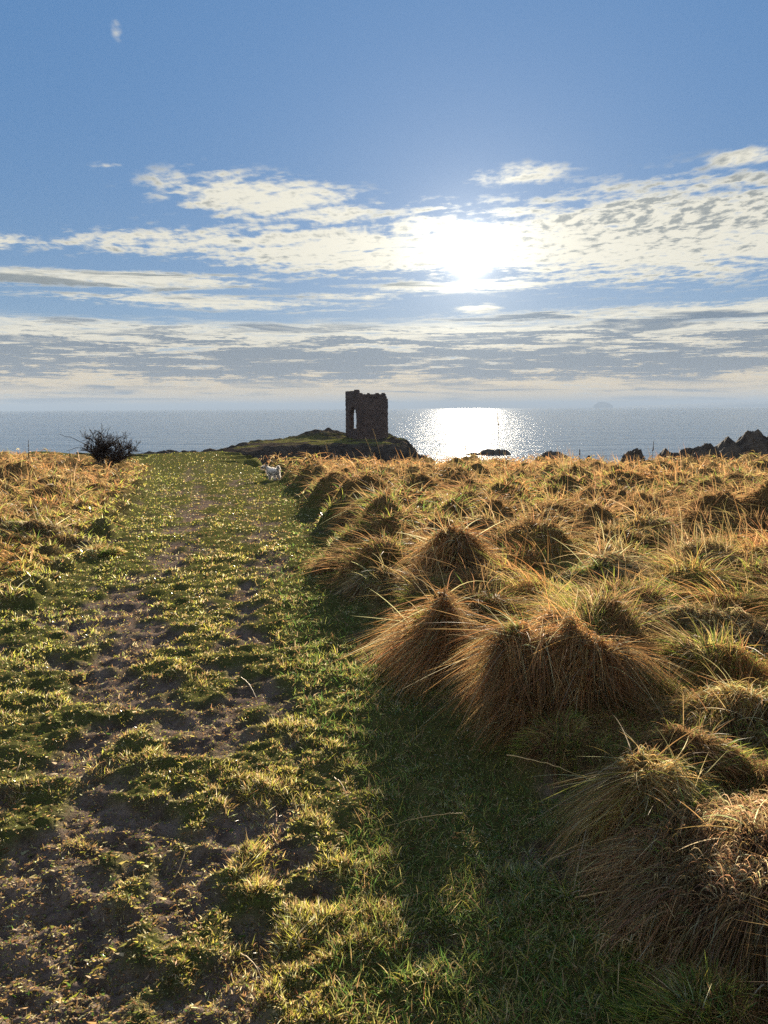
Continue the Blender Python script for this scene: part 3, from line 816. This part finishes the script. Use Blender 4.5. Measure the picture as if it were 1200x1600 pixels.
# ------------------------------------------------------------------ headland
TWX, TWY = at(573, 683, 100).x, 100.0
def plat(x, y):
    """1 inside the headland's flat top"""
    cx = np.interp(y, [70, 78, 90, 100, 118], [-17, -11, -9.5, -8.2, -8]); 
    hw = np.interp(y, [70, 78, 84, 90, 104, 114, 120], [2, 9.6, 10.9, 11.0, 10.0, 8, 2])
    n = (fbm(x * .35, y * .35, 4, 200) - .5) * 4.2
    return hw - np.abs(x - cx) + n
def build_headland():
    x = np.arange(-46, 16, .22); y = np.arange(64, 128, .25)
    XX, YY = np.meshgrid(x, y)
    m = plat(XX, YY)
    front = (YY - 88 + .25 * np.abs(XX + 6)) + (fbm(XX * .4, YY * .4, 3, 204) - .5) * 4
    m = np.minimum(m, front); m = np.minimum(m, 117 - YY)
    rough = fbm(XX * .8, YY * .8, 5, 210, .6)
    k = sm(m, -7.5 - 3 * (rough - .5), .6)
    zt = -2.45 + .12 * sm(YY, 78, 100) + (fbm(XX * .2, YY * .2, 3, 211) - .5) * .3 - .5 * sm(XX, -9, -17) - .25 * sm(YY, 97, 88)
    # rocky crest left of the tower and low reef running out to the left
    zt = zt + 1.15 * np.exp(-(((XX + 8.2) / 3.6) ** 2 + ((YY - 106) / 4.5) ** 2)) * (.6 + .8 * rough)
    zb = -9.6
    Z = zb + (zt - zb) * k + (rough - .5) * 3.0 * (1 - k) * sm(m, -9, -2) + (rough - .5) * (.25 + .9 * sm(m, 3.0, .2))
    reef = np.exp(-((YY - 92 - (XX + 18) * -.35) / 4.0) ** 2) * sm(XX, -44, -30) * sm(XX, -12, -17)
    Z = np.maximum(Z, -9.6 + reef * (5.6 + .7 * (rough - .5) * 2 + 0.6 * sm(XX, -34, -20)))
    V = np.stack([XX, YY, Z], -1).reshape(-1, 3)
    n1, n2 = XX.shape; idx = np.arange(n1 * n2).reshape(n1, n2)
    F = np.stack([idx[:-1, :-1], idx[:-1, 1:], idx[1:, 1:], idx[1:, :-1]], -1).reshape(-1, 4)
    zx = np.gradient(Z, axis=1) / .22; zy = np.gradient(Z, axis=0) / .25
    slope = np.hypot(zx, zy)
    grass = sm(slope, .6, .25) * (k > .9) * sm(fbm(XX * .5, YY * .5, 4, 215), .42, .58) * sm(YY, 88, 93)
    grass *= 1 - np.exp(-(((XX + 8.2) / 3.6) ** 2 + ((YY - 106) / 4.5) ** 2))
    m_, nt, out = new_mat('headland_mat'); b = pbsdf(nt, out, 1.0, .0)
    a = nt.nodes.new('ShaderNodeAttribute'); a.attribute_name = 'Col'
    s = nt.nodes.new('ShaderNodeSeparateColor'); nt.links.new(a.outputs['Color'], s.inputs[0])
    P = objpos(nt); n1_ = noise(nt, P, .9, 6, .7); n2_ = noise(nt, P, 4, 5, .7)
    rock = mixc(nt, n1_.ss(.35, .65), (.040, .032, .027), (.10, .08, .062))
    gr = mixc(nt, n2_.ss(.35, .65), (.10, .115, .03), (.20, .17, .06))
    c = mixc(nt, NX(nt, s.outputs[0]), rock, gr)
    nt.links.new(c.k, b.inputs['Base Color']); bump(nt, b, n1_ + n2_ * .5, .9, .5)
    o = mesh_obj('headland', V, [F], m_, col=np.repeat(grass.reshape(-1, 1), 3, 1), smooth=False)
    tag(o, kind='structure')
build_headland()

# ------------------------------------------------------------------ ruined tower
def stone_mat():
    m, nt, out = new_mat('tower_stone'); b = pbsdf(nt, out, .9, .2)
    P = objpos(nt)
    br = nt.nodes.new('ShaderNodeTexVoronoi'); br.feature = 'DISTANCE_TO_EDGE'; br.inputs['Scale'].default_value = 3.2
    mp = nt.nodes.new('ShaderNodeMapping'); mp.inputs['Scale'].default_value = (1, 1, 1.9)
    nt.links.new(P.k, mp.inputs[0]); nt.links.new(mp.outputs[0], br.inputs['Vector'])
    n1 = noise(nt, P, 1.3, 6, .65); n2 = noise(nt, P, 9, 4, .7)
    e = NX(nt, br.outputs['Distance']).ss(.0, .12)
    c = mixc(nt, n1.ss(.35, .65), (.085, .06, .054), (.15, .105, .09))
    c = mixc(nt, e, (.05, .04, .036), c)
    nt.links.new(c.k, b.inputs['Base Color']); bump(nt, b, e * .6 + n2 * .4, .9, .08)
    return m
def build_tower():
    base = at(573, 684, 100); z0 = base.z - .5
    root = empty('ruined_tower', (base.x, 100, z0)); tag(root, 'roofless square stone tower ruin with a narrow arched opening on the headland', 'ruin')
    M = stone_mat(); W = 4.2; T = .55; c = .14
    a = R(24); ux, uy = math.cos(a), math.sin(a)           # right-hand face runs away to the right
    # near corner sits 2.75 m from the left edge of the silhouette
    K = np.array([-2.75 + 1.71, -1.2])
    eR = np.array([ux, uy]); eL = np.array([-uy, ux])
    H = 6.45
    def wall(nm, o, e, inward, hfun, hole):
        nu, nz = int(round(W / c)), int(H * 1.12 / c)
        mask = np.zeros((nu, nz), bool)
        for i in range(nu):
            for k in range(nz):
                s, z = (i + .5) * c, (k + .5) * c
                mask[i, k] = z < hfun(s) and not hole(s, z)
        cell = []; vid = {}; V = []; F = []
        def vert(i, k, d):
            key = (i, k, d)
            if key not in vid:
                jit = (np.array([random.random() for _ in range(3)]) - .5) * .07
                p = o + e * (i * c) + inward * (d * T / 4)
                V.append((p[0] + jit[0], p[1] + jit[1], k * c + jit[2] * (k > 0))); vid[key] = len(V) - 1
            return vid[key]
        for i in range(nu):
            for k in range(nz):
                if not mask[i, k]: continue
                F.append((vert(i, k, 0), vert(i + 1, k, 0), vert(i + 1, k + 1, 0), vert(i, k + 1, 0)))
                F.append((vert(i, k, 4), vert(i, k + 1, 4), vert(i + 1, k + 1, 4), vert(i + 1, k, 4)))
                for (di, dk, A, B) in ((-1, 0, (i, k), (i, k + 1)), (1, 0, (i + 1, k + 1), (i + 1, k)), (0, 1, (i, k + 1), (i + 1, k + 1)), (0, -1, (i + 1, k), (i, k))):
                    ii, kk = i + di, k + dk
                    if not (0 <= ii < nu and 0 <= kk < nz) or not mask[ii, kk]:
                        for d in range(4):
                            F.append((vert(*A, d), vert(*B, d), vert(*B, d + 1), vert(*A, d + 1)))
        mesh_obj(nm, np.array(V), [np.array(F)], M, root)
    rough = lambda s, b, f=1.0: b + (vn(np.array([s * 2.2 * f]), np.array([b]), 7)[0] - .5) * .26 + (vn(np.array([s * 5 * f]), np.array([b]), 8)[0] - .5) * .16
    def hR(s):  # right face: lower, drops at the far end
        return rough(s, 6.15) - 0.1 - .75 * max(0, (s - 3.85) / .35)
    def hL(s): return rough(s, 6.42, .6) + .15 * math.exp(-((s - .5) / .25) ** 2)
    none = lambda s, z: False
    def archL(s, z):
        cx, w = 1.20, 1.18
        if abs(s - cx) > w or z < 1.7: return False
        return z < 3.35 or (z - 3.35) < 1.05 * math.sqrt(max(0, 1 - ((s - cx) / w) ** 2))
    def archB(s, z):
        if abs(s - 1.6) > 1.4 or z < 1.6: return False
        return z < 3.6 or (z - 3.6) < 1.2 * math.sqrt(max(0, 1 - ((s - 1.6) / 1.4) ** 2))
    P0 = K
    wall('front_wall', P0 + eL * 0, eR, eL, hR, none)
    wall('side_wall', P0 + eL * (T + .01), eL * ((W - T - .01) / W), eR, hL, archL)
    wall('back_wall', P0 + eL * W + eR * (T + .01), eR * ((W - T - .01) / W), eL, lambda s: rough(s, 5.6), archB)
    wall('far_wall', P0 + eR * W + eL * (T + .01), eL * ((W - T - .01) / W), -eR, lambda s: rough(s, 5.3), none)
build_tower()

# ------------------------------------------------------------------ rocks
def rock(name, lab, cx, cy, zb, sx, sy, h, prof, seed, grp=None, res=70, jag=.5):
    """boulder-like outcrop: height field with skirt; prof(u) gives crest profile for u in -1..1"""
    n = res; u = np.linspace(-1, 1, n); v = np.linspace(-1, 1, max(24, n // 2))
    U, Vv = np.meshgrid(u, v)
    nz = fbm(U * 1.3 * sx + seed, Vv * 1.3 * sy, 4, seed, .5)
    rid = 1 - np.abs(2 * fbm(U * .8 * sx + seed, Vv * 2.0, 3, seed + 9, .5) - 1)
    fall = np.clip(1 - (np.abs(Vv) ** 2.2), 0, 1) ** .55 * np.clip(1 - np.abs(U) ** 7, 0, 1) ** .6
    Z = h * prof(U) * fall * (1 - jag * .5 + jag * (.6 * nz + .5 * rid - .05))
    X = U * sx + (nz - .5) * .5 * jag; Y = Vv * sy + (fbm(U * 4, Vv * 4, 3, seed + 4) - .5) * .8 * jag
    Vt = np.stack([X, Y, Z - .4], -1).reshape(-1, 3); a, b = U.shape
    idx = np.arange(a * b).reshape(a, b)
    F = np.stack([idx[:-1, :-1], idx[:-1, 1:], idx[1:, 1:], idx[1:, :-1]], -1).reshape(-1, 4)
    o = mesh_obj(name, Vt, [F], M_ROCK, smooth=False); o.location = (cx, cy, zb)
    tag(o, lab, 'rock', grp)
SEA = -8.6
def pr(xs, hs): return lambda U: np.interp(U, xs, hs)
p = at(1165, 700, 62)
rock('shore_rock', 'big jagged dark shore rock rising at the right picture edge', at(1200, 700, 62).x + 1.2, 62, SEA, 7.2, 4, 8.1,
     pr([-1, -.8, -.55, -.3, -.1, .4, 1], [.84, .89, .92, .96, 1.0, 1.02, .9]), 3, 'dark shore rocks beyond the field', 130, .33)
rock('shore_rock', 'low rough shore rock left of the big jagged one', at(1072, 712, 60).x, 60, SEA, 4.0, 3, 7.05,
     pr([-1, -.6, 0, .5, 1], [.86, .94, .98, 1.02, .97]), 5, 'dark shore rocks beyond the field', 100, .25)
rock('shore_rock', 'small pointed shore rock standing clear of the water', at(990, 712, 60).x, 60, SEA, 1.3, 1.7, 7.15,
     pr([-1, -.5, -.1, .35, .6, 1], [.85, .93, .97, 1.0, .94, .87]), 8, 'dark shore rocks beyond the field', 70, .26)
rock('shore_rock', 'tiny rock tip peeping over the grass left of the pointed one', at(920, 718, 66).x, 66, SEA, .5, .8, 6.6,
     pr([-1, 0, 1], [.9, 1.0, .9]), 12, 'dark shore rocks beyond the field', 40, .15)
rock('sea_rock', 'rounded dark rock awash in the sea', at(867, 715, 152).x, 152, SEA - .1, 3.4, 2.2, 2.1,
     pr([-1, -.6, 0, .4, 1], [.3, .9, 1, .8, .3]), 15, 'rocks awash in the sea', 60, .45)
rock('sea_rock', 'flat reddish-lit reef lying in the sun glitter', at(772, 710, 172).x, 172, SEA - .1, 4.0, 2.0, 1.6,
     pr([-1, -.6, -.3, .2, .8, 1], [.3, .8, 1, .9, .75, .3]), 18, 'rocks awash in the sea', 60, .5)
rock('sea_rock', 'thin low ledge just left of the reef in the sun glitter', at(741, 712.5, 170).x, 170, SEA - .1, 2.2, .8, .95,
     pr([-1, 0, 1], [.5, 1, .5]), 22, 'rocks awash in the sea', 40, .4)
rock('shore_rock', 'low dark rock strip right of the thorn bush', at(243, 701, 75).x, 75, -6, 2.4, 1.4, 4.0,
     pr([-1, -.5, 0, .6, 1], [.75, .95, 1.0, .98, .9]), 27, None, 70, .12)

# ------------------------------------------------------------------ far land
def far_hill(name, lab, cx, cy, half, h, prof, seed, cat=None, kind=None, mat=None):
    n = 90; u = np.linspace(-1, 1, n); v = np.linspace(-1, 1, 16)
    U, Vv = np.meshgrid(u, v)
    Z = h * prof(U) * np.clip(1 - Vv ** 2, 0, 1) ** .5 * (.92 + .16 * fbm(U * 9 + seed, Vv * 2, 4, seed))
    V = np.stack([U * half, Vv * half * .5, Z - 2], -1).reshape(-1, 3); a, b = U.shape
    idx = np.arange(a * b).reshape(a, b)
    F = np.stack([idx[:-1, :-1], idx[:-1, 1:], idx[1:, 1:], idx[1:, :-1]], -1).reshape(-1, 4)
    o = mesh_obj(name, V, [F], mat, smooth=True); o.location = (cx, cy, SEA)
    tag(o, lab, cat, None, kind)
M_FAR = rock_mat('far_rock', (.10, .10, .08), (.16, .15, .12), .01)
far_hill('rock_island', 'faint domed rock island on the hazy horizon', at(943, 630, 15500).x, 15500, 195, 118,
         pr([-1, -.85, -.5, -.15, .2, .6, .9, 1], [0, .55, .9, 1, .96, .8, .45, 0]), 31, cat='island', mat=M_FAR)
far_hill('distant_hills', None, at(1190, 630, 19000).x, 19000, 3400, 150,
         pr([-1, -.8, -.5, -.3, 0, .3, .6, 1], [0, .35, .5, .75, .9, 1.0, .7, .3]), 35, kind='structure', mat=M_FAR)

# ------------------------------------------------------------------ sea
def build_sea():
    m, nt, out = new_mat('sea_water')
    b = nt.nodes.new('ShaderNodeBsdfPrincipled'); nt.links.new(b.outputs[0], out.inputs[0])
    b.inputs['Base Color'].default_value = (.02, .085, .145, 1); b.inputs['Roughness'].default_value = .06
    b.inputs['IOR'].default_value = 1.33
    P = objpos(nt)
    sp = nt.nodes.new('ShaderNodeSeparateXYZ'); nt.links.new(P.k, sp.inputs[0])
    x, y = NX(nt, sp.outputs[0]), NX(nt, sp.outputs[1])
    w1 = noise(nt, comb(nt, x * .35, y * .55, 0.0), 1.0, 5, .62, .3)
    w2 = noise(nt, comb(nt, x * .03, y * .07, 4.0), 1.0, 4, .6)
    w3 = noise(nt, comb(nt, x * 1.6, y * 2.2, 2.0), 1.0, 3, .6)
    n = nt.nodes.new('ShaderNodeBump'); n.inputs['Strength'].default_value = 1.0; n.inputs['Distance'].default_value = 1.0
    h = w1 * .46 + w2 * 2.0 + w3 * .10
    nt.links.new(h.k, n.inputs['Height']); nt.links.new(n.outputs[0], b.inputs['Normal'])
    ys = np.concatenate([[-600, 0], np.geomspace(60, 25000, 40)])
    s = np.linspace(-1, 1, 41)
    YY, SS = np.meshgrid(ys, s, indexing='ij'); XX = SS * (np.maximum(YY, 0) * .95 + 900)
    V = np.stack([XX, YY, np.full_like(XX, SEA)], -1).reshape(-1, 3)
    a, c = XX.shape; idx = np.arange(a * c).reshape(a, c)
    F = np.stack([idx[:-1, :-1], idx[:-1, 1:], idx[1:, 1:], idx[1:, :-1]], -1).reshape(-1, 4)
    o = mesh_obj('sea', V, [F], m); tag(o, kind='structure')
build_sea()

# ------------------------------------------------------------------ dog
def build_dog():
    # small white shaggy dog seen from behind, trotting away up the path, head turned left
    Y = 23.3; x = at(427, 745, Y).x; z = gz(x, Y)
    root = empty('dog', (x, Y, z), R(48)); root.scale = (.82,) * 3; tag(root, 'small shaggy white dog walking away up the path with its head turned left', 'dog')
    J = dict(pel=(0, -.17, .34, .115), loin=(0, -.03, .345, .105), chest=(0, .13, .33, .125), shoul=(0, .21, .36, .10),
             neck=(-.04, .28, .43, .075), skull=(-.09, .33, .50, .080), muz=(-.17, .37, .475, .048), nose=(-.215, .385, .465, .028),
             tail=(0, -.27, .40, .035), tail2=(.01, -.30, .47, .040), tail3=(.01, -.26, .53, .022))
    E = [('pel', 'loin'), ('loin', 'chest'), ('chest', 'shoul'), ('shoul', 'neck'), ('neck', 'skull'), ('skull', 'muz'), ('muz', 'nose'),
         ('pel', 'tail'), ('tail', 'tail2'), ('tail2', 'tail3')]
    for s, n, f, k in ((-1, 'l', .03, -.05), (1, 'r', -.05, .05)):
        J['hip' + n] = (s * .065, -.18, .29, .072); J['knee' + n] = (s * .07, -.14 + f, .20, .048)
        J['hock' + n] = (s * .07, -.23 + f, .12, .030); J['hpaw' + n] = (s * .07, -.21 + f * 1.4, .022, .028); J['htoe' + n] = (s * .07, -.17 + f * 1.4, .018, .022)
        J['sho' + n] = (s * .065, .17, .27, .060); J['elb' + n] = (s * .065, .14 + k, .18, .042)
        J['wri' + n] = (s * .062, .17 + k * 1.5, .09, .030); J['fpaw' + n] = (s * .062, .18 + k * 1.7, .022, .028); J['ftoe' + n] = (s * .062, .215 + k * 1.7, .018, .022)
        E += [('pel', 'hip' + n), ('hip' + n, 'knee' + n), ('knee' + n, 'hock' + n), ('hock' + n, 'hpaw' + n), ('hpaw' + n, 'htoe' + n),
              ('chest', 'sho' + n), ('sho' + n, 'elb' + n), ('elb' + n, 'wri' + n), ('wri' + n, 'fpaw' + n), ('fpaw' + n, 'ftoe' + n)]
    ks = list(J); me = bpy.data.meshes.new('body')
    me.from_pydata([J[k][:3] for k in ks], [(ks.index(a), ks.index(b)) for a, b in E], [])
    o = bpy.data.objects.new('body', me); C.objects.link(o)
    md = o.modifiers.new('skin', 'SKIN'); md.use_smooth_shade = True
    sk = me.skin_vertices[0].data
    for i, k in enumerate(ks): sk[i].radius = (J[k][3], J[k][3]); sk[i].use_root = (k == 'pel')
    o.modifiers.new('sub', 'SUBSURF').levels = 2
    o.modifiers['sub'].render_levels = 2
    dg = bpy.context.evaluated_depsgraph_get(); ev = o.evaluated_get(dg); bm_ = bpy.data.meshes.new_from_object(ev)
    C.objects.unlink(o); bpy.data.objects.remove(o)
    fur = plain_mat('white_fur', (.78, .74, .68), .9, .1, 30)
    face = plain_mat('brown_fur', (.30, .20, .12), .9, .2, 30)
    dark = plain_mat('dark_nose', (.02, .018, .018), .4)
    bm_.materials.clear(); bm_.materials.append(fur)
    bd = bpy.data.objects.new('body', bm_); C.objects.link(bd); bd.parent = root
    n = len(bm_.vertices); co = np.zeros(n * 3); bm_.vertices.foreach_get('co', co); co = co.reshape(-1, 3)
    no = np.zeros(n * 3); bm_.vertices.foreach_get('normal', no); no = no.reshape(-1, 3)
    # shaggy coat: short locks over trunk, thighs and tail
    i = rng.integers(0, n, 9000)
    P = co[i] + rng.normal(0, .008, (len(i), 3)); D = unit(no[i] + np.array([0, -.5, -.45]) + rng.normal(0, .3, (len(i), 3)))
    L = np.where(co[i][:, 2] > .14, rng.uniform(.03, .065, len(i)), .018)
    tone = rng.uniform(.6, .85, (len(i), 1)) * np.array([[1, .95, .88]])
    headm = (co[i][:, 1] > .27)
    tone = np.where(headm[:, None] & (rng.random((len(i), 1)) < .6), tone * np.array([[.55, .42, .3]]), tone)
    blades('coat', P - no[i] * .006, D, L, np.full(len(i), .012), tone, M_DRY, bd, seg=2, droop=.25)
    def ball(nm, c, r, mat, par):
        th = np.linspace(0, np.pi, 9); ph = np.linspace(0, 2 * np.pi, 13)[:-1]
        TH, PH = np.meshgrid(th, ph, indexing='ij')
        V = np.stack([c[0] + r[0] * np.sin(TH) * np.cos(PH), c[1] + r[1] * np.sin(TH) * np.sin(PH), c[2] + r[2] * np.cos(TH)], -1).reshape(-1, 3)
        idx = np.arange(9 * 12).reshape(9, 12)
        F = np.stack([idx[:-1], np.roll(idx[:-1], -1, 1), np.roll(idx[1:], -1, 1), idx[1:]], -1).reshape(-1, 4)
        return mesh_obj(nm, V, [F], mat, par, smooth=True)
    ball('ear', (-.035, .30, .52), (.028, .045, .065), face, root); ball('ear', (-.12, .275, .51), (.03, .04, .065), face, root)
    ball('nose', (-.238, .392, .468), (.016, .016, .014), dark, root)
    ball('eye', (-.135, .30, .515), (.011, .011, .011), dark, root); ball('eye', (-.10, .395, .515), (.011, .011, .011), dark, root)
build_dog()

# ------------------------------------------------------------------ air
def build_haze():
    x, y0, y1, z0, z1 = 25500, -1200, 26000, -14, 170
    V = np.array([(sx * x, yy, zz) for zz in (z0, z1) for yy in (y0, y1) for sx in (-1, 1)], float)
    F = np.array([(0, 2, 3, 1), (4, 5, 7, 6), (0, 1, 5, 4), (2, 6, 7, 3), (0, 4, 6, 2), (1, 3, 7, 5)])
    m, nt, out = new_mat('haze_air')
    v = nt.nodes.new('ShaderNodeVolumePrincipled'); v.inputs['Density'].default_value = 1.3e-4
    v.inputs['Color'].default_value = (.64, .80, 1.0, 1); v.inputs['Anisotropy'].default_value = -0.35
    nt.links.new(v.outputs[0], out.inputs['Volume'])
    o = mesh_obj('haze', V, [F], m); tag(o, kind='stuff')
HAZE = True
if HAZE: build_haze()
